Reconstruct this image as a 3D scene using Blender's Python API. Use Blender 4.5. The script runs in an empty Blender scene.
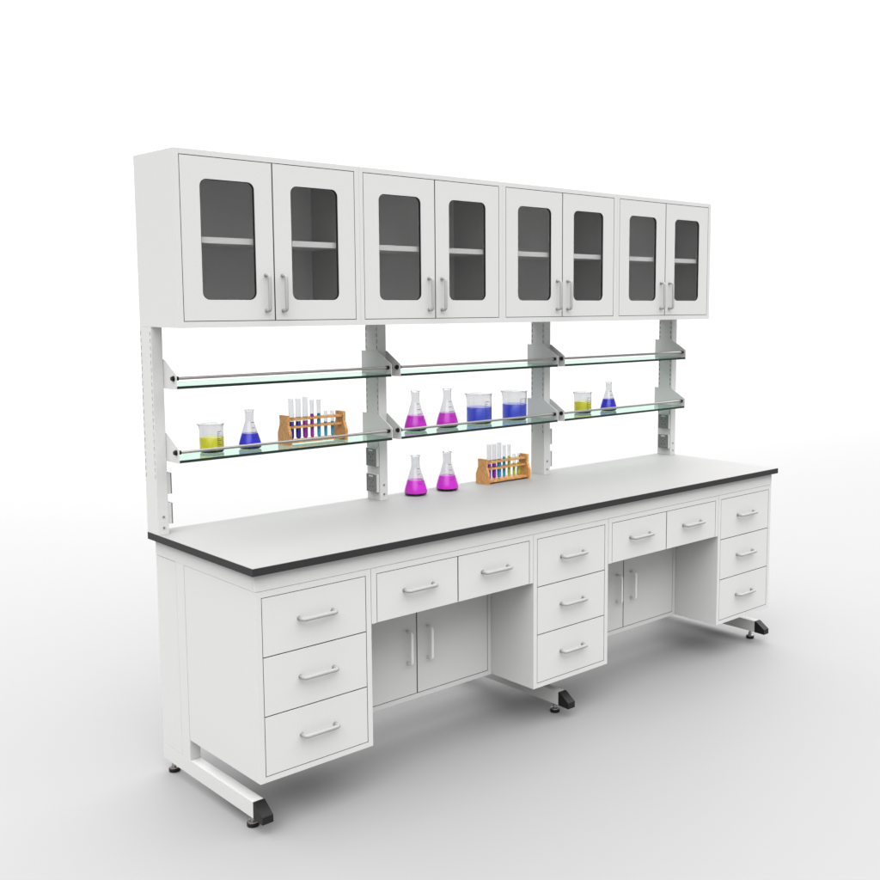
import bpy, bmesh, math, random
from mathutils import Matrix, Vector
from math import pi, sin, cos, radians

random.seed(4)
SC = bpy.context.scene
COL = SC.collection

# ------------------------------------------------------------------ camera
cam_data = bpy.data.cameras.new("camera")
cam = bpy.data.objects.new("camera", cam_data)
COL.objects.link(cam)
cam_data.sensor_width = 36.0
cam_data.lens = 1063.55 / 880 * 36.0
cam_data.shift_x = -(540.11 - 440) / 880
cam_data.shift_y = -(440 - 420.06) / 880
cam_data.clip_start = 0.05
cam_data.clip_end = 2000
R_ = Vector((0.715943, -0.698155, 0.00235)); U_ = Vector((0.07658, 0.081876, 0.993696))
F_ = R_.cross(U_) * -1.0
m = Matrix(((R_.x, U_.x, -F_.x, -1.66522), (R_.y, U_.y, -F_.y, -3.02328),
            (R_.z, U_.z, -F_.z, 1.75759), (0, 0, 0, 1)))
cam.matrix_world = m
SC.camera = cam

# ------------------------------------------------------------------ studio light
world = bpy.data.worlds.new("World"); SC.world = world
world.use_nodes = True
# white studio surround: extra brightness added overhead, plain white lower down
W_LOW, W_HIGH = 1.13, 4.0
nt = world.node_tree; bg = nt.nodes["Background"]
bg.inputs[0].default_value = (1, 1, 1, 1)
tc = nt.nodes.new("ShaderNodeTexCoord"); sx = nt.nodes.new("ShaderNodeSeparateXYZ")
mr = nt.nodes.new("ShaderNodeMapRange"); mr.interpolation_type = 'SMOOTHSTEP'
mr.inputs[1].default_value = 0.42; mr.inputs[2].default_value = 0.62
mr.inputs[3].default_value = W_LOW; mr.inputs[4].default_value = W_HIGH
nt.links.new(tc.outputs["Generated"], sx.inputs[0]); nt.links.new(sx.outputs[2], mr.inputs[0])
# low surround dimmed on the unseen sides, added to deepen shade under the bench
m2 = nt.nodes.new("ShaderNodeMapRange"); m2.interpolation_type = 'SMOOTHSTEP'
m2.inputs[1].default_value = 0.10; m2.inputs[2].default_value = -0.35
m2.inputs[3].default_value = W_LOW; m2.inputs[4].default_value = 0.30
m3 = nt.nodes.new("ShaderNodeMapRange"); m3.interpolation_type = 'SMOOTHSTEP'
m3.inputs[1].default_value = 0.15; m3.inputs[2].default_value = -0.35
m3.inputs[3].default_value = W_LOW; m3.inputs[4].default_value = 0.30
mn = nt.nodes.new("ShaderNodeMath"); mn.operation = 'MINIMUM'
nt.links.new(sx.outputs[1], m2.inputs[0]); nt.links.new(sx.outputs[0], m3.inputs[0])
nt.links.new(m2.outputs[0], mn.inputs[0]); nt.links.new(m3.outputs[0], mn.inputs[1])
nt.links.new(mn.outputs[0], mr.inputs[3])
# added soft key lobe in the surround, high on the camera's left
KEY = 2.6
vm = nt.nodes.new("ShaderNodeVectorMath"); vm.operation = 'DOT_PRODUCT'
vm.inputs[1].default_value = Vector((-0.48, -0.47, 0.74)).normalized()
mk = nt.nodes.new("ShaderNodeMapRange"); mk.interpolation_type = 'SMOOTHSTEP'
mk.inputs[1].default_value = 0.72; mk.inputs[2].default_value = 0.95
mk.inputs[3].default_value = 0.0; mk.inputs[4].default_value = KEY
ad = nt.nodes.new("ShaderNodeMath"); ad.operation = 'ADD'
nt.links.new(tc.outputs["Generated"], vm.inputs[0]); nt.links.new(vm.outputs["Value"], mk.inputs[0])
nt.links.new(mr.outputs[0], ad.inputs[0]); nt.links.new(mk.outputs[0], ad.inputs[1])
nt.links.new(ad.outputs[0], bg.inputs[1])
SC.view_settings.view_transform = 'Standard'
SC.view_settings.look = 'None'
SC.view_settings.exposure = 0.0
SC.view_settings.gamma = 1.0

def area(name, loc, target, size, power):
    d = bpy.data.lights.new(name, 'AREA'); d.shape = 'SQUARE'; d.size = size; d.energy = power; d.spread = radians(70)
    o = bpy.data.objects.new(name, d); COL.objects.link(o)
    o.location = loc
    o.rotation_euler = (Vector(target) - Vector(loc)).to_track_quat('-Z', 'Y').to_euler()
    return o
area("floor_fill", (11.0, 15.0, 9.0), (11.0, 15.0, 0.0), 20.0, 900)  # added unseen lamp, brightens the floor behind the bench
area("far_floor_fill", (28.0, 44.0, 22.0), (28.0, 44.0, 0.0), 56.0, 7500)  # added unseen lamp, whitens the distant floor so the horizon disappears

# ------------------------------------------------------------------ materials
def mat(name, col, rough=0.45, metal=0.0, spec=0.5, noise=0.0, nscale=400, bump=0.0, trans=0.0, ior=1.5):
    M = bpy.data.materials.new(name); M.use_nodes = True
    nt = M.node_tree; b = nt.nodes["Principled BSDF"]
    b.inputs["Base Color"].default_value = (*col, 1)
    b.inputs["Roughness"].default_value = rough
    b.inputs["Metallic"].default_value = metal
    b.inputs["Specular IOR Level"].default_value = spec
    b.inputs["Transmission Weight"].default_value = trans
    b.inputs["IOR"].default_value = ior
    if noise or bump:
        tc = nt.nodes.new("ShaderNodeTexCoord")
        n = nt.nodes.new("ShaderNodeTexNoise"); n.inputs["Scale"].default_value = nscale
        n.inputs["Detail"].default_value = 2
        nt.links.new(tc.outputs["Object"], n.inputs["Vector"])
        if noise:
            r = nt.nodes.new("ShaderNodeMapRange")
            r.inputs[3].default_value = 1 - noise; r.inputs[4].default_value = 1 + noise
            nt.links.new(n.outputs["Fac"], r.inputs[0])
            v = nt.nodes.new("ShaderNodeVectorMath"); v.operation = 'SCALE'
            v.inputs[0].default_value = col
            nt.links.new(r.outputs[0], v.inputs["Scale"])
            nt.links.new(v.outputs[0], b.inputs["Base Color"])
        if bump:
            bp = nt.nodes.new("ShaderNodeBump"); bp.inputs["Strength"].default_value = bump
            bp.inputs["Distance"].default_value = 0.001
            nt.links.new(n.outputs["Fac"], bp.inputs["Height"])
            nt.links.new(bp.outputs[0], b.inputs["Normal"])
    return M

PAINT = mat("white_powder_coat", (0.465, 0.465, 0.460), 0.5, noise=0.08, nscale=240, bump=0.15, spec=0.3)
PAINT_IN = mat("inner_steel_paint", (0.74, 0.74, 0.735), 0.6, noise=0.04, nscale=260, spec=0.3)
DARKIN = mat("recess_shade", (0.03, 0.03, 0.03), 0.8, spec=0.1)  # dark colour standing in for shade inside slots and gaps
TOP = mat("laminate_top", (0.248, 0.244, 0.243), 0.55, noise=0.08, nscale=220, bump=0.1, spec=0.35)
EDGE = mat("black_phenolic_edge", (0.020, 0.020, 0.0205), 0.5, spec=0.2)
BLACK = mat("black_plastic", (0.008, 0.008, 0.0085), 0.4, spec=0.22)
STEEL = mat("brushed_steel", (0.36, 0.335, 0.325), 0.3, metal=1.0)
HANDLE = mat("satin_handle", (0.29, 0.29, 0.285), 0.5, spec=0.25)
BRIGHT = mat("bright_handle", (0.66, 0.66, 0.65), 0.45, spec=0.4)
OUTLET = mat("grey_outlet_plastic", (0.13, 0.13, 0.13), 0.5)
HOLE = mat("socket_hole", (0.02, 0.02, 0.02), 0.6)
INK = mat("graduation_print", (0.02, 0.025, 0.03), 0.6)
SHELFW = mat("white_shelf_enamel", (0.85, 0.85, 0.84), 0.4)
FLOORM = mat("studio_floor", (0.212, 0.212, 0.212), .6, spec=0.5)

def glass(name, col, rough=0.0, ior=1.45):
    M = bpy.data.materials.new(name); M.use_nodes = True
    nt = M.node_tree; nt.nodes.remove(nt.nodes["Principled BSDF"])
    g = nt.nodes.new("ShaderNodeBsdfGlass"); g.inputs["Color"].default_value = (*col, 1)
    g.inputs["Roughness"].default_value = rough; g.inputs["IOR"].default_value = ior
    nt.links.new(g.outputs[0], nt.nodes["Material Output"].inputs[0])
    return M
PANE = glass("clear_door_glass", (0.95, 0.95, 0.95))
SHELFG = glass("green_shelf_glass", (0.825, 0.945, 0.89), ior=1.5)
SHELFE = mat("polished_glass_edge", (0.008, 0.018, 0.013), 0.25, spec=0.3)
LABG = glass("laboratory_glass", (0.905, 0.907, 0.912))

THICK = glass("thick_glass_base", (0.16, 0.19, 0.18), 0.1)

def liquid_mat(name, col):
    M = bpy.data.materials.new(name); M.use_nodes = True
    nt = M.node_tree; b = nt.nodes["Principled BSDF"]
    b.inputs["Base Color"].default_value = (*col, 1)
    b.inputs["Roughness"].default_value = 0.02
    b.inputs["IOR"].default_value = 1.33
    b.inputs["Transmission Weight"].default_value = 0.15
    return M
LIQ = {
 'magenta': liquid_mat("magenta_liquid", (0.95, 0.05, 0.92)),
 'blue': liquid_mat("blue_liquid", (0.07, 0.065, 0.95)),
 'azure': liquid_mat("bright_blue_liquid", (0.10, 0.15, 1.0)),
 'yellow': liquid_mat("yellow_liquid", (1.0, 0.97, 0.05)),
 'navy': liquid_mat("navy_liquid", (0.03, 0.03, 0.65)),
 'purple': liquid_mat("purple_liquid", (0.40, 0.03, 0.72)),
 'plum': liquid_mat("plum_liquid", (0.55, 0.03, 0.70)),
 'cyan': liquid_mat("cyan_liquid", (0.03, 0.62, 1.0)),
 'sky': liquid_mat("sky_blue_liquid", (0.08, 0.50, 0.98)),
 'lime': liquid_mat("lime_liquid", (0.72, 0.95, 0.05)),
}

def wood_mat():
    M = bpy.data.materials.new("beech_wood"); M.use_nodes = True
    nt = M.node_tree; b = nt.nodes["Principled BSDF"]; b.inputs["Roughness"].default_value = 0.5
    tc = nt.nodes.new("ShaderNodeTexCoord")
    mp = nt.nodes.new("ShaderNodeMapping"); mp.inputs["Scale"].default_value = (30, 60, 14)
    mp.inputs["Rotation"].default_value = (0.5, 0.3, 0)
    n = nt.nodes.new("ShaderNodeTexNoise"); n.inputs["Scale"].default_value = 4; n.inputs["Detail"].default_value = 5
    n.inputs["Distortion"].default_value = 1.5
    r = nt.nodes.new("ShaderNodeValToRGB")
    r.color_ramp.elements[0].position = 0.36; r.color_ramp.elements[0].color = (0.30, 0.13, 0.035, 1)
    r.color_ramp.elements[1].position = 0.62; r.color_ramp.elements[1].color = (0.60, 0.31, 0.10, 1)
    nt.links.new(tc.outputs["Object"], mp.inputs[0]); nt.links.new(mp.outputs[0], n.inputs["Vector"])
    nt.links.new(n.outputs["Fac"], r.inputs[0]); nt.links.new(r.outputs[0], b.inputs["Base Color"])
    return M
WOOD = wood_mat()

# ------------------------------------------------------------------ helpers
def link_mesh(name, me, mats, parent=None, loc=None):
    o = bpy.data.objects.new(name, me); COL.objects.link(o)
    if not isinstance(mats, (list, tuple)): mats = [mats]
    if name in ("glass_body", "liquid", "levelling_foot", "guard_rod", "rod_nut"): me.set_sharp_from_angle(angle=radians(38))
    if not me.materials:
        for mm in mats: me.materials.append(mm)
    if loc is not None: o.location = loc
    if parent is not None: o.parent = parent
    return o

def thing(name, label, cat, loc=(0, 0, 0), group=None):
    o = bpy.data.objects.new(name, None); COL.objects.link(o)
    o.location = loc; o.empty_display_size = 0.05
    o["label"] = label; o["category"] = cat
    if group: o["group"] = group
    return o

def copy_tree(o, loc, label):
    """a copy of a thing with copies of its parts and sub-parts"""
    def rec(src, par):
        c = src.copy(); COL.objects.link(c); c.parent = par
        for ch in kids.get(src.name, []): rec(ch, c)
        return c
    kids = {}
    for q in bpy.data.objects:
        if q.parent: kids.setdefault(q.parent.name, []).append(q)
    r = rec(o, None); r.location = loc; r["label"] = label
    return r

class MB:
    """collects solids into one mesh"""
    def __init__(s): s.bm = bmesh.new()
    def box(s, x0, x1, y0, y1, z0, z1, mi=0, bev=0.0):
        t = bmesh.new() if bev else s.bm
        vs = [t.verts.new((x, y, z)) for z in (z0, z1) for y in (y0, y1) for x in (x0, x1)]
        fs = [(0, 2, 3, 1), (4, 5, 7, 6), (0, 1, 5, 4), (2, 6, 7, 3), (0, 4, 6, 2), (1, 3, 7, 5)]
        for f in fs:
            q = t.faces.new([vs[i] for i in f]); q.material_index = mi
        if bev:
            bmesh.ops.bevel(t, geom=list(t.edges), offset=bev, segments=2, profile=0.7, affect='EDGES')
            for f in t.faces: f.material_index = mi
            s.merge(t)
        return s
    def merge(s, t):
        me = bpy.data.meshes.new("tmp"); t.to_mesh(me); t.free()
        s.bm.from_mesh(me); bpy.data.meshes.remove(me)
    def prism_x(s, pts, x0, x1, mi=0):
        """pts: (y, z) outline swept along x"""
        a = [s.bm.verts.new((x0, y, z)) for y, z in pts]; b = [s.bm.verts.new((x1, y, z)) for y, z in pts]
        n = len(pts)
        fs = [s.bm.faces.new(a), s.bm.faces.new(b[::-1])]
        for i in range(n): fs.append(s.bm.faces.new((a[i], b[i], b[(i+1) % n], a[(i+1) % n])))
        for f in fs: f.material_index = mi
        return s
    def tube(s, pts, r, seg=12, mi=0, smooth=True):
        pts = [Vector(p) for p in pts]; rings = []
        ref = None
        for i, p in enumerate(pts):
            d0 = (pts[i]-pts[i-1]).normalized() if i else (pts[1]-pts[0]).normalized()
            d1 = (pts[i+1]-pts[i]).normalized() if i < len(pts)-1 else d0
            d = (d0+d1).normalized()
            if ref is None:
                ref = d.orthogonal().normalized()
            ref = (ref - d*ref.dot(d)).normalized()
            b = d.cross(ref); k = 1/max(0.5, d.dot(d0))
            rings.append([s.bm.verts.new(p + (ref*cos(2*pi*j/seg) + b*sin(2*pi*j/seg))*r) for j in range(seg)])
        for a, b in zip(rings, rings[1:]):
            for j in range(seg):
                f = s.bm.faces.new((a[j], a[(j+1) % seg], b[(j+1) % seg], b[j])); f.smooth = smooth; f.material_index = mi
        for rg in (rings[0][::-1], rings[-1]):
            f = s.bm.faces.new(rg); f.material_index = mi
        return s
    def lathe(s, prof, seg=40, mi=0, c=(0, 0, 0), closed=False):
        """prof: (r, z); r = 0 closes on the axis"""
        rings = []
        for r, z in prof:
            if r <= 1e-7: rings.append([s.bm.verts.new((c[0], c[1], c[2]+z))])
            else: rings.append([s.bm.verts.new((c[0]+r*cos(2*pi*j/seg), c[1]+r*sin(2*pi*j/seg), c[2]+z)) for j in range(seg)])
        prs = list(zip(rings, rings[1:]))
        if closed: prs.append((rings[-1], rings[0]))
        for a, b in prs:
            for j in range(seg):
                k = (j+1) % seg
                if len(a) == 1 and len(b) == 1: continue
                if len(a) == 1: vs = (a[0], b[k], b[j])
                elif len(b) == 1: vs = (a[j], a[k], b[0])
                else: vs = (a[j], a[k], b[k], b[j])
                f = s.bm.faces.new(vs); f.smooth = True; f.material_index = mi
        return s
    def build(s, name, mats, parent=None, loc=None, fixn=True):
        if fixn: bmesh.ops.recalc_face_normals(s.bm, faces=s.bm.faces)
        me = bpy.data.meshes.new(name); s.bm.to_mesh(me); s.bm.free()
        return link_mesh(name, me, mats, parent, loc)

def rrect(x0, x1, z0, z1, r, n=7):
    pts = []
    for cx, cz, a0 in ((x1-r, z1-r, 0), (x0+r, z1-r, 90), (x0+r, z0+r, 180), (x1-r, z0+r, 270)):
        for i in range(n+1):
            a = radians(a0 + 90*i/n); pts.append((cx+r*cos(a), cz+r*sin(a)))
    return pts

def flat_mesh(name, outer, holes, thick, orient, bev=0.0):
    """a plate with holes. orient 'xz': outline in x,z, from y=0 back to y=thick; 'xy': outline x,y, from z=0 up"""
    cu = bpy.data.curves.new("c", 'CURVE'); cu.dimensions = '2D'; cu.fill_mode = 'BOTH'
    cu.extrude = thick/2 - bev; cu.bevel_depth = bev; cu.bevel_resolution = 1
    if bev: cu.offset = -bev
    for poly in [outer] + holes:
        sp = cu.splines.new('POLY'); sp.points.add(len(poly)-1)
        for p, q in zip(sp.points, poly): p.co = (q[0], q[1], 0, 1)
        sp.use_cyclic_u = True
    ob = bpy.data.objects.new("c", cu); COL.objects.link(ob)
    dg = bpy.context.evaluated_depsgraph_get()
    me = bpy.data.meshes.new_from_object(ob.evaluated_get(dg))
    bpy.data.objects.remove(ob); bpy.data.curves.remove(cu)
    me.name = name; me.materials.clear()
    if orient == 'xz': me.transform(Matrix(((1, 0, 0, 0), (0, 0, 1, thick/2), (0, 1, 0, 0), (0, 0, 0, 1))))
    else: me.transform(Matrix.Translation((0, 0, thick/2)))
    bm = bmesh.new(); bm.from_mesh(me); bmesh.ops.remove_doubles(bm, verts=bm.verts, dist=1e-5)
    for f in bm.faces: f.smooth = False
    bmesh.ops.recalc_face_normals(bm, faces=bm.faces); bm.to_mesh(me); bm.free()
    return me

def handle_mesh(name, half, out, r, horizontal, M=None):
    """a bent round-bar pull; roots on y=0, bar at y=-out, centred on the origin"""
    c = 0.011; pts = []
    raw = [(-half, 0.0)]
    for i in range(5):
        a = radians(90*i/4); raw.append((-half + c - c*cos(a), -(out-c) - c*sin(a)))
    raw += [(-p, q) for p, q in reversed(raw)]
    for p, q in raw: pts.append((p, q, 0) if horizontal else (0, q, p))
    mb = MB(); mb.tube(pts, r, 12)
    for sgn in (-1, 1):
        c0 = (sgn*half, 0, 0) if horizontal else (0, 0, sgn*half)
        mb.tube([(c0[0], 0.0, c0[2]), (c0[0], -0.0012, c0[2])], r*1.12, 12)
    bmesh.ops.recalc_face_normals(mb.bm, faces=mb.bm.faces)
    me = bpy.data.meshes.new(name); mb.bm.to_mesh(me); mb.bm.free(); me.materials.append(M or HANDLE)
    return me
PULL_H = handle_mesh("drawer_pull", 0.066, 0.030, 0.0072, True)
PULL_V = handle_mesh("door_pull", 0.064, 0.028, 0.0062, False)
PULL_K = handle_mesh("cupboard_pull", 0.064, 0.034, 0.0062, False, BRIGHT)

# ------------------------------------------------------------------ setting
FZ = -0.02
mb = MB()
v = [mb.bm.verts.new(p) for p in ((-30, -30, FZ), (62, -30, FZ), (62, 70, FZ), (-30, 70, FZ))]
mb.bm.faces.new(v)
fl = mb.build("floor", FLOORM); fl["kind"] = "structure"

# ------------------------------------------------------------------ dimensions (metres; x along the bench, y to the back, z up)
L, D, H, T = 3.0, 0.7694, 0.90, 0.0266
YF = 0.0243                       # plane of the drawer fronts
XS, XE = 0.021, 2.979
ZS, ZB, ZK = 0.8139, 0.162, 0.6114
LEGX = (0.021, 1.474, 2.939)

bench = thing("lab_bench", "long white laboratory bench frame with pale worktop, black edge and C-shaped legs", "lab bench")
mb = MB()
mb.box(0, L, 0, D, H-T, H-0.0012, 1)
mb.box(0.0008, L-0.0008, 0.0008, D-0.0008, H-0.0012, H, 0)
mb.build("worktop", [TOP, EDGE], bench)
mb = MB()
zt = H-T-0.0005
mb.box(XS, XE, YF, YF+0.018, ZS, zt, bev=0.0008)
mb.box(XS, XS+0.040, YF+0.0182, 0.7515, ZS, zt)
mb.box(XE-0.040, XE, YF+0.0182, 0.7515, ZS, zt)
mb.box(XS+0.0405, XE-0.0405, 0.730, 0.7515, ZS, zt)
mb.build("apron", PAINT, bench)
for i, lx in enumerate(LEGX):
    mb = MB()
    mb.box(lx, lx+0.040, 0.529, 0.5915, 0.083, ZS-0.0003, bev=0.0008)
    mb.box(lx, lx+0.040, 0.0785, 0.7515, 0.025, 0.0829, bev=0.0008)
    mb.box(lx+0.001, lx+0.039, 0.5275, 0.529, 0.140, 0.161)
    lf = mb.build("leg_frame", PAINT, bench)
    mb = MB()
    a, b = lx-0.0003, lx+0.0403
    mb.prism_x([(0.0784, 0.0835), (0.0784, 0.0245), (0.018, 0.0230), (0.018, 0.0490), (0.070, 0.0835)], a, b)
    mb.build("end_cap", BLACK, lf)
    for fy in (0.118, 0.706):
        mb = MB(); c = (lx+0.020, fy, 0)
        mb.lathe([(0, FZ), (0.0195, FZ), (0.021, FZ+0.002), (0.021, FZ+0.013), (0.019, FZ+0.0145), (0.0, FZ+0.0145)], 28, 0, c)
        mb.lathe([(0, FZ+0.0146), (0.0185, FZ+0.0146), (0.018, FZ+0.018), (0.009, FZ+0.021), (0.009, FZ+0.033), (0, FZ+0.033)], 24, 1, c)
        mb.lathe([(0, FZ+0.033), (0.0055, FZ+0.033), (0.0055, 0.0249), (0, 0.0249)], 16, 1, c)
        mb.build("levelling_foot", [BLACK, STEEL], lf)
for x0 in (XS, XE-0.040):
    mb = MB()
    mb.box(x0+0.0006, x0+0.0394, 0.5932, 0.7513, 0.0850, ZS-0.0022)
    mb.build("service_panel", PAINT, bench)
mb = MB(); mb.box(XS+0.041, XE-0.041, 0.600, 0.640, 0.30, 0.36); mb.build("rear_rail", PAINT, bench)

# ------------------------------------------------------------------ modules under the worktop
G3 = 0.0026
def carcass(mb, w, d, z0, z1, lw, rw, tb, bb, vdiv=(), hdiv=()):
    """hollow steel box, open at the front, front at y=0, x from 0 to w; lw..bb: edge widths (bb=0: no bottom edge)"""
    mb.box(0, lw, 0, d, z0, z1, bev=0.0006)
    mb.box(w-rw, w, 0, d, z0, z1, bev=0.0006)
    mb.box(lw+0.0001, w-rw-0.0001, 0.0002, d, z1-tb, z1)
    if bb: mb.box(lw+0.0001, w-rw-0.0001, 0.0002, d, z0, z0+bb)
    else: mb.box(lw+0.0001, w-rw-0.0001, 0.022, d, z0+0.0005, z0+0.006)
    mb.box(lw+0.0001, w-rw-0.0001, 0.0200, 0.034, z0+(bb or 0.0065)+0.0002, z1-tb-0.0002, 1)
    a, b, c, e = lw+0.0001, w-rw-0.0001, z0+(bb or 0.0065)+0.0002, z1-tb-0.0001
    gap_shade(mb, a, b, c, e, vdiv, hdiv, bool(bb))

def gap_shade(mb, a, b, c, e, vdiv, hdiv, bottom, y0=0.0012, y1=0.0198, t=0.0021):  # adds dark strips so the gaps look deeply shaded
    """dark strips standing in for shade in the gaps of an opening a..b, c..e and between its fronts"""
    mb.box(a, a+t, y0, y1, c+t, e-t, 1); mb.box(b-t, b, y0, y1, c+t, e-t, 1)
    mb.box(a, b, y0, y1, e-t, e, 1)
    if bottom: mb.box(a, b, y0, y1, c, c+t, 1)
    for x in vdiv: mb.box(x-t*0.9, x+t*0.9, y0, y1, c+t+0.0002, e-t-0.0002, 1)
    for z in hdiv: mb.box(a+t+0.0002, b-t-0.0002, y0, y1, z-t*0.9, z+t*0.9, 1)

PW = 0.4518
def pedestal(x, label):
    t = thing("drawer_cabinet", label, "drawer cabinet", (x, YF, 0), "three-drawer cabinets hung under the worktop")
    mb = MB(); carcass(mb, PW, 0.502, ZB, ZS-0.0012, 0.0205, 0.0205, 0.0215, 0.0190, hdiv=(0.589, 0.387))
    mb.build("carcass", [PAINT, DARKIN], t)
    for za, zb in ((0.589, 0.7912), (0.387, 0.589), (0.181, 0.387)):
        mb = MB()
        ga = G3 if za < 0.2 else 0.0018; gb = G3 if zb > 0.7 else 0.0018
        mb.box(0.0205+G3, PW-0.0205-G3, 0.0003, 0.0185, za+ga, zb-gb, bev=0.0007)
        dr = mb.build("drawer", PAINT, t)
        h = link_mesh("drawer_handle", PULL_H, HANDLE, dr, (PW/2, 0.0003, (za+zb)/2+0.006))
    return t
p0 = pedestal(XS, "white three-drawer cabinet nearest the camera, under the left end of the worktop")
copy_tree(p0, (1.2733, YF, 0), "white three-drawer cabinet in the middle, between the two open knee spaces")
copy_tree(p0, (2.5262, YF, 0), "white three-drawer cabinet under the far right end of the worktop")

KW = 0.7970
def knee_drawers(x, label):
    t = thing("drawer_unit", label, "drawer unit", (x, YF, 0), "shallow two-drawer units above the knee spaces")
    mb = MB(); carcass(mb, KW, 0.258, ZK, ZS-0.0012, 0.0225, 0.0205, 0.0215, 0, vdiv=((0.0225+KW-0.0205)/2,))
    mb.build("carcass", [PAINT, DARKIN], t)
    mid = (0.0225 + KW-0.0205)/2
    for xa, xb in ((0.0225, mid), (mid, KW-0.0205)):
        mb = MB(); mb.box(xa+G3, xb-G3, 0.0003, 0.0185, ZK+0.001, 0.7912-G3, bev=0.0007)
        dr = mb.build("drawer", PAINT, t)
        link_mesh("drawer_handle", PULL_H, HANDLE, dr, ((xa+xb)/2, 0.0003, 0.708))
    return t
k0 = knee_drawers(0.4747, "white side-by-side drawer pair above the left knee space")
copy_tree(k0, (1.7273, YF, 0), "white side-by-side drawer pair above the right knee space")

def cupboard(x, label):
    t = thing("base_cupboard", label, "cupboard", (x, 0.283, 0), "recessed two-door cupboards at the back of the knee spaces")
    mb = MB(); carcass(mb, KW, 0.243, ZB, ZS-0.0012, 0.0200, 0.0200, 0.0215, 0.0190, vdiv=(KW/2,))
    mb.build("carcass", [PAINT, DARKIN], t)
    for xa, xb, hx in ((0.0200, KW/2, KW/2-0.050), (KW/2, KW-0.0200, KW/2+0.052)):
        mb = MB(); mb.box(xa+G3, xb-G3, 0.0003, 0.0185, 0.181+G3, 0.7912-G3, bev=0.0007)
        dr = mb.build("door", PAINT, t)
        link_mesh("door_handle", PULL_K, HANDLE, dr, (hx, 0.0003, 0.385))
    return t
c0 = cupboard(0.4747, "recessed white two-door cupboard behind the left knee space")
copy_tree(c0, (1.7273, 0.283, 0), "recessed white two-door cupboard behind the right knee space")

# ------------------------------------------------------------------ hanging cabinets
CY, CW, CD, CZ0, CZ1 = 0.457, 0.7485, 0.3124, 1.6590, 2.2660
def wall_cabinet(x, label):
    t = thing("hanging_cabinet", label, "cabinet", (x, CY, CZ0), "white glass-door cabinets along the top of the uprights")
    h = CZ1-CZ0; tk = 0.018
    mb = MB()
    mb.box(0, tk, 0, CD, 0, h, bev=0.0006)
    mb.box(CW-tk-0.003, CW, 0, CD, 0, h, bev=0.0006)
    mb.box(tk+0.0001, CW-tk-0.0031, 0.0002, CD, h-0.0185, h)
    mb.box(tk+0.0001, CW-tk-0.0031, 0.0002, CD, 0, 0.0215)
    mb.box(tk+0.0001, CW-tk-0.0031, CD-0.004, CD, 0.0216, h-0.0186, 1)
    # rebate strips the doors close against, and a centre stile
    mb.box(tk+0.0002, tk+0.012, 0.0215, 0.0300, 0.0216, h-0.0187)
    mb.box(CW-tk-0.0152, CW-tk-0.0033, 0.0215, 0.0300, 0.0216, h-0.0187)
    gap_shade(mb, tk+0.0001, CW-tk-0.0031, 0.0216, h-0.0186, (0.3725,), (), True, t=0.0022)
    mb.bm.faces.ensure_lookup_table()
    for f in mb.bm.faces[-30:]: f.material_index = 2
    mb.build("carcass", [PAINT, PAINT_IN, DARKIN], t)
    mb = MB()
    mb.box(tk+0.0005, CW-tk-0.0035, 0.0250, CD-0.006, 1.953-CZ0, 1.974-CZ0, bev=0.0006)
    mb.build("inner_shelf", SHELFW, t)
    xa, xm, xb = tk, 0.3725, CW-tk-0.003
    z0, z1 = 0.0215, h-0.0185
    for a, b, wa, wb, hx in ((xa, xm, 0.0915, 0.2995, 0.3365), (xm, xb, 0.4470, 0.6505, 0.4050)):
        out = [(a+G3, z0+G3), (b-G3, z0+G3), (b-G3, z1-G3), (a+G3, z1-G3)]
        hole = rrect(wa, wb, 1.756-CZ0, 2.171-CZ0, 0.026)
        me = flat_mesh("door", out, [hole], 0.018, 'xz')
        d = link_mesh("door", me, PAINT, t, (0, 0.0005, 0))
        pane = [(p[0], p[1]) for p in rrect(wa+0.0018, wb-0.0018, 1.756-CZ0+0.0018, 2.171-CZ0-0.0018, 0.0245)]
        pm = flat_mesh("glass_pane", pane, [], 0.004, 'xz'); link_mesh("glass_pane", pm, PANE, d, (0, 0.0030, 0))
        ring = rrect(wa+0.0002, wb-0.0002, 1.756-CZ0+0.0002, 2.171-CZ0-0.0002, 0.0258)
        inr = rrect(wa+0.0019, wb-0.0019, 1.756-CZ0+0.0019, 2.171-CZ0-0.0019, 0.0244)
        gm = flat_mesh("gasket", ring, [inr], 0.012, 'xz'); link_mesh("gasket", gm, BLACK, d, (0, 0.0012, 0))
        link_mesh("door_handle", PULL_V, HANDLE, d, (hx, 0.0, 1.781-CZ0))
    return t
w0 = wall_cabinet(0.002, "white glass-door hanging cabinet at the left end of the top row")
for i, lab in enumerate(("white glass-door hanging cabinet second from the left in the top row",
                         "white glass-door hanging cabinet third from the left in the top row",
                         "white glass-door hanging cabinet at the far right end of the top row")):
    copy_tree(w0, (0.002 + 0.7489*(i+1), CY, CZ0), lab)

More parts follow.
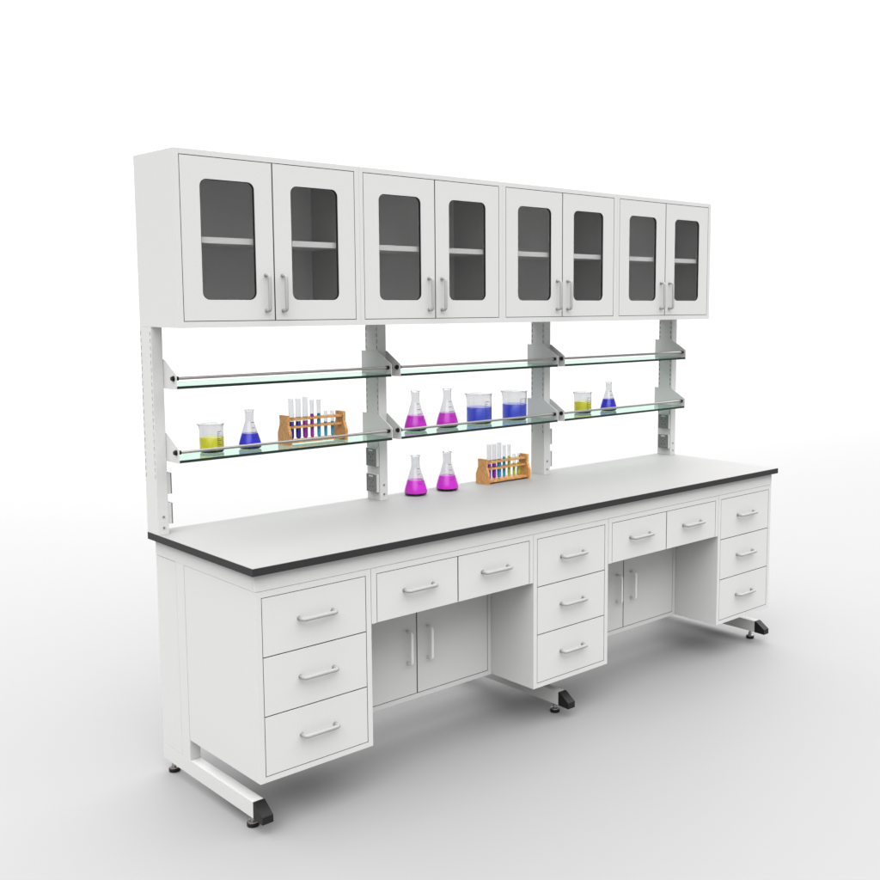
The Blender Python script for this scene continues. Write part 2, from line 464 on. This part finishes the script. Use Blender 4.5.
# ------------------------------------------------------------------ uprights with slots
PY0, PY1 = 0.677, 0.7685
PWID = 0.040
def post_mesh():
    mb = MB(); zs0, zs1 = 1.106, CZ0-0.012
    z0, z1 = H+0.0002, CZ0-0.0003
    # slotted side sheets (left and right), solid front and back
    ys = [PY0, PY0+0.0070, PY0+0.0120, PY1-0.0075, PY1-0.0020, PY1]
    zz = [z0]; z = zs0
    pitch, sl = 0.026, 0.016
    while z + sl < zs1: zz += [z, z+sl]; z += pitch
    zz.append(z1)
    slot = lambda i, j: (i in (1, 3)) and (j % 2 == 1) and j < len(zz)-2
    for x, inn in ((0, 0.0022), (PWID, PWID-0.0022)):
        for i in range(5):
            for j in range(len(zz)-1):
                y0, y1, za, zb = ys[i], ys[i+1], zz[j], zz[j+1]
                def quad(p, mi=0):
                    f = mb.bm.faces.new([mb.bm.verts.new(q) for q in p]); f.material_index = mi
                if not slot(i, j):
                    quad([(x, y0, za), (x, y1, za), (x, y1, zb), (x, y0, zb)])
                else:
                    quad([(inn, y0, za), (inn, y1, za), (inn, y1, zb), (inn, y0, zb)], 1)
                    quad([(x, y0, za), (inn, y0, za), (inn, y0, zb), (x, y0, zb)])
                    quad([(x, y1, za), (inn, y1, za), (inn, y1, zb), (x, y1, zb)])
                    quad([(x, y0, za), (x, y1, za), (inn, y1, za), (inn, y0, za)])
                    quad([(x, y0, zb), (x, y1, zb), (inn, y1, zb), (inn, y0, zb)])
    for y in (PY0, PY1):
        mb.bm.faces.new([mb.bm.verts.new(q) for q in ((0, y, z0), (PWID, y, z0), (PWID, y, z1), (0, y, z1))])
    for z in (z0, z1):
        mb.bm.faces.new([mb.bm.verts.new(q) for q in ((0, PY0, z), (PWID, PY0, z), (PWID, PY1, z), (0, PY1, z))])
    bmesh.ops.remove_doubles(mb.bm, verts=mb.bm.verts, dist=1e-5)
    bmesh.ops.recalc_face_normals(mb.bm, faces=mb.bm.faces)
    me = bpy.data.meshes.new("column"); mb.bm.to_mesh(me); mb.bm.free()
    me.materials.append(PAINT); me.materials.append(DARKIN)
    return me
POST = post_mesh()

def outlet(parent, z, side):
    """power outlet on a side face; side -1: left face, +1: right face"""
    x0 = 0.0 if side < 0 else PWID
    X = lambda d: x0 + side*d
    def bx(mb, d0, d1, y0, y1, z0, z1, mi, bev=0):
        a, b = sorted((X(d0), X(d1))); mb.box(a, b, y0, y1, z0, z1, mi, bev)
    mb = MB()
    bx(mb, 0.0003, 0.014, 0.6815, 0.7500, z, z+0.0765, 0, 0.001)
    # raised frame around a recessed dark insert
    bx(mb, 0.0141, 0.0185, 0.6815, 0.6865, z, z+0.0765, 1)
    bx(mb, 0.0141, 0.0185, 0.7440, 0.7500, z, z+0.0765, 1)
    bx(mb, 0.0141, 0.0185, 0.6866, 0.7439, z, z+0.0045, 1)
    bx(mb, 0.0141, 0.0185, 0.6866, 0.7439, z+0.0700, z+0.0765, 1)
    o = mb.build("power_outlet", [PAINT, OUTLET], parent)
    mb = MB()
    bx(mb, 0.0142, 0.0178, 0.6870, 0.7436, z+0.0049, z+0.0694, 0, 0.0008)
    for dy, dz in ((-0.013, 0.016), (0.013, 0.016), (0, 0.004), (-0.010, -0.012), (0.010, -0.012)):
        cy_, cz_ = 0.7153+dy, z+0.036+dz
        bx(mb, 0.0179, 0.0183, cy_-0.0026, cy_+0.0026, cz_-0.0032, cz_+0.0032, 1)
    mb.build("socket_plate", [OUTLET, HOLE], o)
    mb = MB(); bx(mb, 0.0188, 0.0215, 0.7020, 0.7290, z+0.0660, z+0.0720, 0, 0.0008)
    mb.build("cover_latch", PAINT, o)

def upright(x, label, side):
    t = thing("shelf_upright", label, "upright", (x, 0, 0), "slotted uprights standing on the worktop")
    link_mesh("column", POST, PAINT, t)
    for z in (0.966, 0.926):
        mb = MB()
        mb.tube([(PWID*0.52, PY0-0.0001, z), (PWID*0.52, PY0-0.0025, z)], 0.0042, 14)
        mb.tube([(PWID*0.52, PY0-0.0026, z), (PWID*0.52, PY0-0.0045, z)], 0.0026, 6)
        mb.build("bolt", STEEL, t)
    if side:
        outlet(t, 1.0480, side); outlet(t, 0.9365, side)
    return t
UX = (0.001, 0.987, 1.973, 2.9605)
upright(UX[0], "white slotted upright at the left end of the worktop", +1)
upright(UX[1], "white slotted upright second from the left, between the rack of tubes and magenta flasks", -1)
upright(UX[2], "white slotted upright third from the left, right of the blue beakers", +1)
upright(UX[3], "white slotted upright at the far right end with two outlets facing left", -1)

# ------------------------------------------------------------------ glass shelves
def shelf(xa, xb, zt, label):
    """zt: top of the glass; xa, xb: inner faces of the two brackets"""
    w = xb-xa
    t = thing("glass_shelf", label, "shelf", (xa, 0, zt), "green glass shelves between the uprights")
    mb = MB(); y0, y1 = 0.5800, 0.7920
    mb.box(0.0006, w-0.0006, y0, y1, -0.0100, 0)
    for f in mb.bm.faces:
        f.material_index = 0 if abs(f.calc_center_median().z + 0.005) > 0.004 else 1
    mb.build("glass_pane", [SHELFG, SHELFE], t)
    for s, x in ((-1, -0.0030), (1, w)):
        mb = MB()
        mb.prism_x([(0.7925, -0.0110), (0.7925, 0.0925), (0.6740, 0.0925), (0.5800, 0.0400), (0.5800, -0.0110)], x, x+0.0030)
        # folded lip carrying the glass
        if s < 0: mb.box(x+0.0031, x+0.012, 0.610, 0.7915, -0.0122, -0.0103)
        else: mb.box(x-0.009, x-0.0001, 0.610, 0.7915, -0.0122, -0.0103)
        br = mb.build("bracket", PAINT, t)
        mb = MB(); out = x if s < 0 else x+0.003
        inn = x+0.003 if s < 0 else x
        zc, yc = 0.0270, 0.5975
        mb.tube([(out, yc, zc), (out+s*0.004, yc, zc)], 0.0100, 16, smooth=False)
        mb.tube([(out+s*0.0041, yc, zc), (out+s*0.0100, yc, zc)], 0.0075, 10, smooth=False)
        mb.tube([(inn, yc, zc), (inn-s*0.013, yc, zc)], 0.0080, 14)
        mb.build("rod_nut", BLACK, br)
    mb = MB(); mb.tube([(0.0135, 0.5975, 0.0270), (w-0.0135, 0.5975, 0.0270)], 0.0055, 14)
    mb.build("guard_rod", STEEL, t)
    return t
BAYS = [(UX[i]+PWID+0.0042, UX[i+1]-0.0042) for i in range(3)]
ZU, ZL = 1.4490, 1.1820
names = ("left", "middle", "right")
for i, (xa, xb) in enumerate(BAYS):
    shelf(xa, xb, ZU, "empty upper glass shelf in the %s bay" % names[i])
low = ("lower glass shelf in the left bay, carrying a yellow beaker, a blue flask and tubes",
       "lower glass shelf in the middle bay, carrying magenta flasks and blue beakers",
       "lower glass shelf in the right bay, carrying a yellow beaker and a blue flask")
for i, (xa, xb) in enumerate(BAYS): shelf(xa, xb, ZL, low[i])

# ------------------------------------------------------------------ glassware
CAMXY = Vector((-1.665, -3.023))
def face_angle(x, y):
    d = CAMXY - Vector((x, y)); return math.atan2(d.y, d.x)

def interp(prof, z):
    for (r0, z0), (r1, z1) in zip(prof, prof[1:]):
        if z0 <= z <= z1 and z1 > z0: return r0 + (r1-r0)*(z-z0)/(z1-z0)
    return prof[-1][0]

def tick(mb, prof, z, a0, a1, th=0.0020, off=0.0004, n=8):
    for k in range(n):
        b0, b1 = a0+(a1-a0)*k/n, a0+(a1-a0)*(k+1)/n
        r0, r1 = interp(prof, z)+off, interp(prof, z+th)+off
        mb.bm.faces.new([mb.bm.verts.new(p) for p in ((r0*cos(b0), r0*sin(b0), z), (r0*cos(b1), r0*sin(b1), z),
                                                       (r1*cos(b1), r1*sin(b1), z+th), (r1*cos(b0), r1*sin(b0), z+th))])

def flask(x, y, z, R, h, lvl, color, label, group):
    t = thing("conical_flask", label, "flask", (x, y, z+0.0003), group)
    k = R/0.0505; rn = 0.0185*k; wt = 0.0018
    prof = [(0.80*R, 0.0), (0.93*R, 0.0035*k), (R, 0.011*k), (0.995*R, 0.018*k), (0.93*R, 0.033*k)]
    zsh = h*0.70
    for i in range(1, 9):
        u = i/8; prof.append((0.93*R + (rn*1.08-0.93*R)*u, 0.033*k + (zsh-0.033*k)*u))
    prof += [(rn, zsh+0.010*k), (rn, h-0.004), (rn*1.17, h-0.0025), (rn*1.17, h)]
    inner = [(max(r-wt, 0), max(zz, 0.008)) for r, zz in prof[1:-2]] + [(rn-wt*0.6, h)]
    mb = MB()
    loop = [(0, 0.0)] + prof + inner[::-1] + [(0, 0.008)]
    mb.lathe(loop, 48); mb.build("glass_body", LABG, t)
    zl = 0.0115*k
    bp = [(0, 0.0006)] + [(r-wt*0.4, max(zz, 0.0006)) for r, zz in prof if zz < zl-0.001] + [(interp(prof, zl)-wt*0.4, zl-0.0004), (0, zl-0.0004)]
    mb = MB(); mb.lathe(bp, 48); mb.build("base", THICK, t)
    lp = [(0, zl), (interp(prof, zl)-wt*0.5, zl)] + [(r-wt*0.5, zz) for r, zz in prof if zl+0.001 < zz < lvl]
    lp += [(interp(prof, lvl)-wt*0.5, lvl), (0, lvl)]
    mb = MB(); mb.lathe(lp, 48); mb.build("liquid", LIQ[color], t)
    mb = MB(); a = face_angle(x, y) + 0.30
    for i, zz in enumerate((0.052, 0.074, 0.094, 0.118)):
        zz = zz*k
        tick(mb, prof, zz, a, a+(0.75 if i % 2 else 0.55))
    mb.build("graduations", INK, t, fixn=False)
    return t

def beaker(x, y, z, R, h, lvl, color, label, group):
    t = thing("beaker", label, "beaker", (x, y, z+0.0003), group)
    wt = 0.0027
    outer = [(0.86*R, 0.0), (0.95*R, 0.002), (R*0.99, 0.007), (R, 0.013)]
    n = 6
    for i in range(1, n+1): outer.append((R, 0.013 + (h-0.006-0.013)*i/n))
    outer += [(R*1.02, h-0.0035), (R*1.075, h-0.0012), (R*1.085, h)]
    inner = [(r-wt, max(zz, 0.008)) for r, zz in outer[1:-1]] + [(R*1.085-wt*0.8, h+0.0008)]
    mb = MB(); mb.lathe([(0, 0.0)] + outer + inner[::-1] + [(0, 0.008)], 72)
    sa = face_angle(x, y) - 1.35                        # the pouring lip points to the photo's left
    for v in mb.bm.verts:
        r = math.hypot(v.co.x, v.co.y)
        if r < 0.5*R or v.co.z < h-0.022: continue
        a = math.atan2(v.co.y, v.co.x) - sa
        a = (a+pi) % (2*pi) - pi
        w = math.exp(-(a/0.22)**2); q = (v.co.z-(h-0.022))/0.022
        f = 1 + 0.17*w*q*q; v.co.x *= f; v.co.y *= f; v.co.z += 0.001*w*q
    mb.build("glass_body", LABG, t)
    mb = MB(); ri = R-wt*0.5
    mb.lathe([(0, 0.0006), (0.86*ri, 0.0006), (0.95*ri, 0.0026), (0.985*ri, 0.007), (ri, 0.0098), (0, 0.0098)], 56)
    mb.build("base", THICK, t); mb = MB()
    mb.lathe([(0, 0.0102), (ri, 0.0102), (ri, 0.016), (ri, lvl-0.001), (ri-0.0006, lvl), (0, lvl)], 56)
    mb.build("liquid", LIQ[color], t)
    mb = MB(); a = face_angle(x, y) + 0.52
    s = [(R, 0.0), (R, h)]
    z0, z1 = 0.20*h, 0.74*h
    for i in range(8):
        zz = z0 + (z1-z0)*i/7
        tick(mb, s, zz, a, a+(0.40 if i % 2 == 1 else 0.22))
    # the upright rule of the scale
    r = R+0.0004
    mb.bm.faces.new([mb.bm.verts.new((r*cos(q), r*sin(q), zz)) for q, zz in ((a-0.02, z0), (a, z0), (a, z1+0.001), (a-0.02, z1+0.001))])
    mb.build("graduations", INK, t, fixn=False)
    return t

GF = "conical flasks holding liquid"; GB = "beakers holding liquid"
beaker(0.236, 0.7080, ZL, 0.0445, 0.1075, 0.058, 'yellow', "beaker of yellow liquid on the left bay's lower shelf", GB)
flask(0.390, 0.6970, ZL, 0.0435, 0.1510, 0.060, 'blue', "small conical flask of blue liquid on the left bay's lower shelf", GF)
flask(1.211, 0.7150, ZL, 0.0505, 0.1760, 0.067, 'magenta', "magenta conical flask at the left end of the middle lower shelf", GF)
flask(1.386, 0.7080, ZL, 0.0505, 0.1760, 0.068, 'magenta', "magenta conical flask on the middle lower shelf, next to the blue beakers", GF)
beaker(1.597, 0.7300, ZL, 0.0590, 0.1400, 0.078, 'azure', "blue beaker on the middle lower shelf, next to the magenta flask", GB)
beaker(1.823, 0.7300, ZL, 0.0590, 0.1400, 0.078, 'azure', "blue beaker at the right end of the middle lower shelf, near the upright", GB)
beaker(2.288, 0.7150, ZL, 0.0445, 0.1075, 0.060, 'yellow', "beaker of yellow liquid on the right bay's lower shelf", GB)
flask(2.474, 0.7050, ZL, 0.0435, 0.1510, 0.062, 'blue', "small conical flask of blue liquid on the right bay's lower shelf", GF)
flask(1.183, 0.6830, H, 0.0505, 0.1760, 0.068, 'magenta', "magenta conical flask on the worktop, nearest the second upright", GF)
flask(1.360, 0.6800, H, 0.0505, 0.1760, 0.068, 'magenta', "magenta conical flask on the worktop, nearer the wooden tube rack", GF)

# ------------------------------------------------------------------ wooden racks and test tubes
TX = [0.0445 + 0.0320*i for i in range(7)]
TR = [0.0103]*3 + [0.0074]*2 + [0.0066]*2
TT = [0.1830, 0.1820, 0.1870, 0.1725, 0.1720, 0.1235, 0.1230]
def rack(x, y, z, label, dx=0.0):
    t = thing("test_tube_rack", label, "test tube rack", (x, y, z+0.0003), "wooden test tube racks")
    LN = 0.275
    prof = [(-0.0430, 0), (0.0430, 0), (0.0430, 0.044), (0.0410, 0.052), (0.0350, 0.064), (0.0320, 0.072),
            (0.0275, 0.0795), (0.0275, 0.118), (-0.0275, 0.118), (-0.0275, 0.0795), (-0.0320, 0.072), (-0.0350, 0.064), (-0.0410, 0.052), (-0.0430, 0.044)]
    for xa in (0, LN-0.0125):
        mb = MB(); mb.prism_x(prof, xa, xa+0.0125); mb.build("end_panel", WOOD, t)
    for zz, hw, hole in ((0.1005, 0.021, 1), (0.0690, 0.021, 1), (0.0120, 0.034, 0)):
        out = [(0.0126, -hw), (LN-0.0126, -hw), (LN-0.0126, hw), (0.0126, hw)]
        holes = []
        for tx, tr in zip(TX, TR):
            r = tr+0.0012 if hole else tr*0.75
            holes.append([(tx-dx+r*cos(2*pi*i/20), r*sin(2*pi*i/20)) for i in range(20)])
        me = flat_mesh("rail", out, holes, 0.0085, 'xy')
        link_mesh("rail", me, WOOD, t, (0, 0, zz-0.00425))
    return t

ORD = ("first", "second", "third", "fourth", "fifth", "sixth", "seventh")
def tubes(x, y, z, cols, lvls, where, group, words):
    for i in range(7):
        r, wt = TR[i], 0.0011
        zb = 0.0195; top = TT[i]; hh = top-zb
        t = thing("test_tube", words[i] + where, "test tube", (x+TX[i], y, z+zb), group)
        o = [(0, 0)] + [(r*sin(a), r-r*cos(a)) for a in [pi/2*k/6 for k in range(1, 7)]] + [(r, hh-0.002), (r*1.08, hh-0.001), (r*1.08, hh)]
        inn = [(r-wt, hh), (r-wt, r)] + [((r-wt)*sin(a), r-(r-wt)*cos(a)) for a in [pi/2*k/6 for k in range(5, 0, -1)]] + [(0, wt)]
        mb = MB(); mb.lathe(o+inn, 24); mb.build("glass_body", LABG, t)
        rl = r-wt*0.5; lv = lvls[i]-zb
        lp = [(0, wt*0.5)] + [(rl*sin(a), r-rl*cos(a)) for a in [pi/2*k/6 for k in range(1, 7)]] + [(rl, lv), (0, lv)]
        mb = MB(); mb.lathe(lp, 24); mb.build("liquid", LIQ[cols[i]], t)

RAX, RAY = 0.5250, 0.6900
RBX, RBY = 1.5750, 0.6870
rack(RAX+0.008, RAY, ZL, "wooden test tube rack on the left bay's lower glass shelf", 0.008)
rack(RBX, RBY, H, "wooden test tube rack standing on the worktop")
tubes(RAX, RAY, ZL, ['navy', 'navy', 'plum', 'plum', 'cyan', 'cyan', 'cyan'],
      [0.091, 0.091, 0.091, 0.117, 0.117, 0.080, 0.080], " in the rack on the glass shelf", "test tubes in the shelf rack",
      ["left-end dark blue tube", "second wide tube of dark blue liquid", "wide tube of purple liquid",
       "narrow tall tube of purple liquid", "narrow tall tube of cyan liquid", "short cyan tube beside the tall cyan one",
       "short tube of cyan liquid at the right end"])
tubes(RBX, RBY, H, ['purple', 'purple', 'sky', 'cyan', 'lime', 'lime', 'lime'],
      [0.091, 0.091, 0.093, 0.117, 0.117, 0.080, 0.080], " in the rack on the worktop", "test tubes in the worktop rack",
      ["wide tube of purple liquid at the left end", "second wide tube of purple liquid", "wide tube of sky blue liquid",
       "narrow tall tube of cyan liquid", "narrow tall tube of lime liquid", "short tube of lime liquid beside the tall lime one",
       "short tube of lime liquid at the right end"])
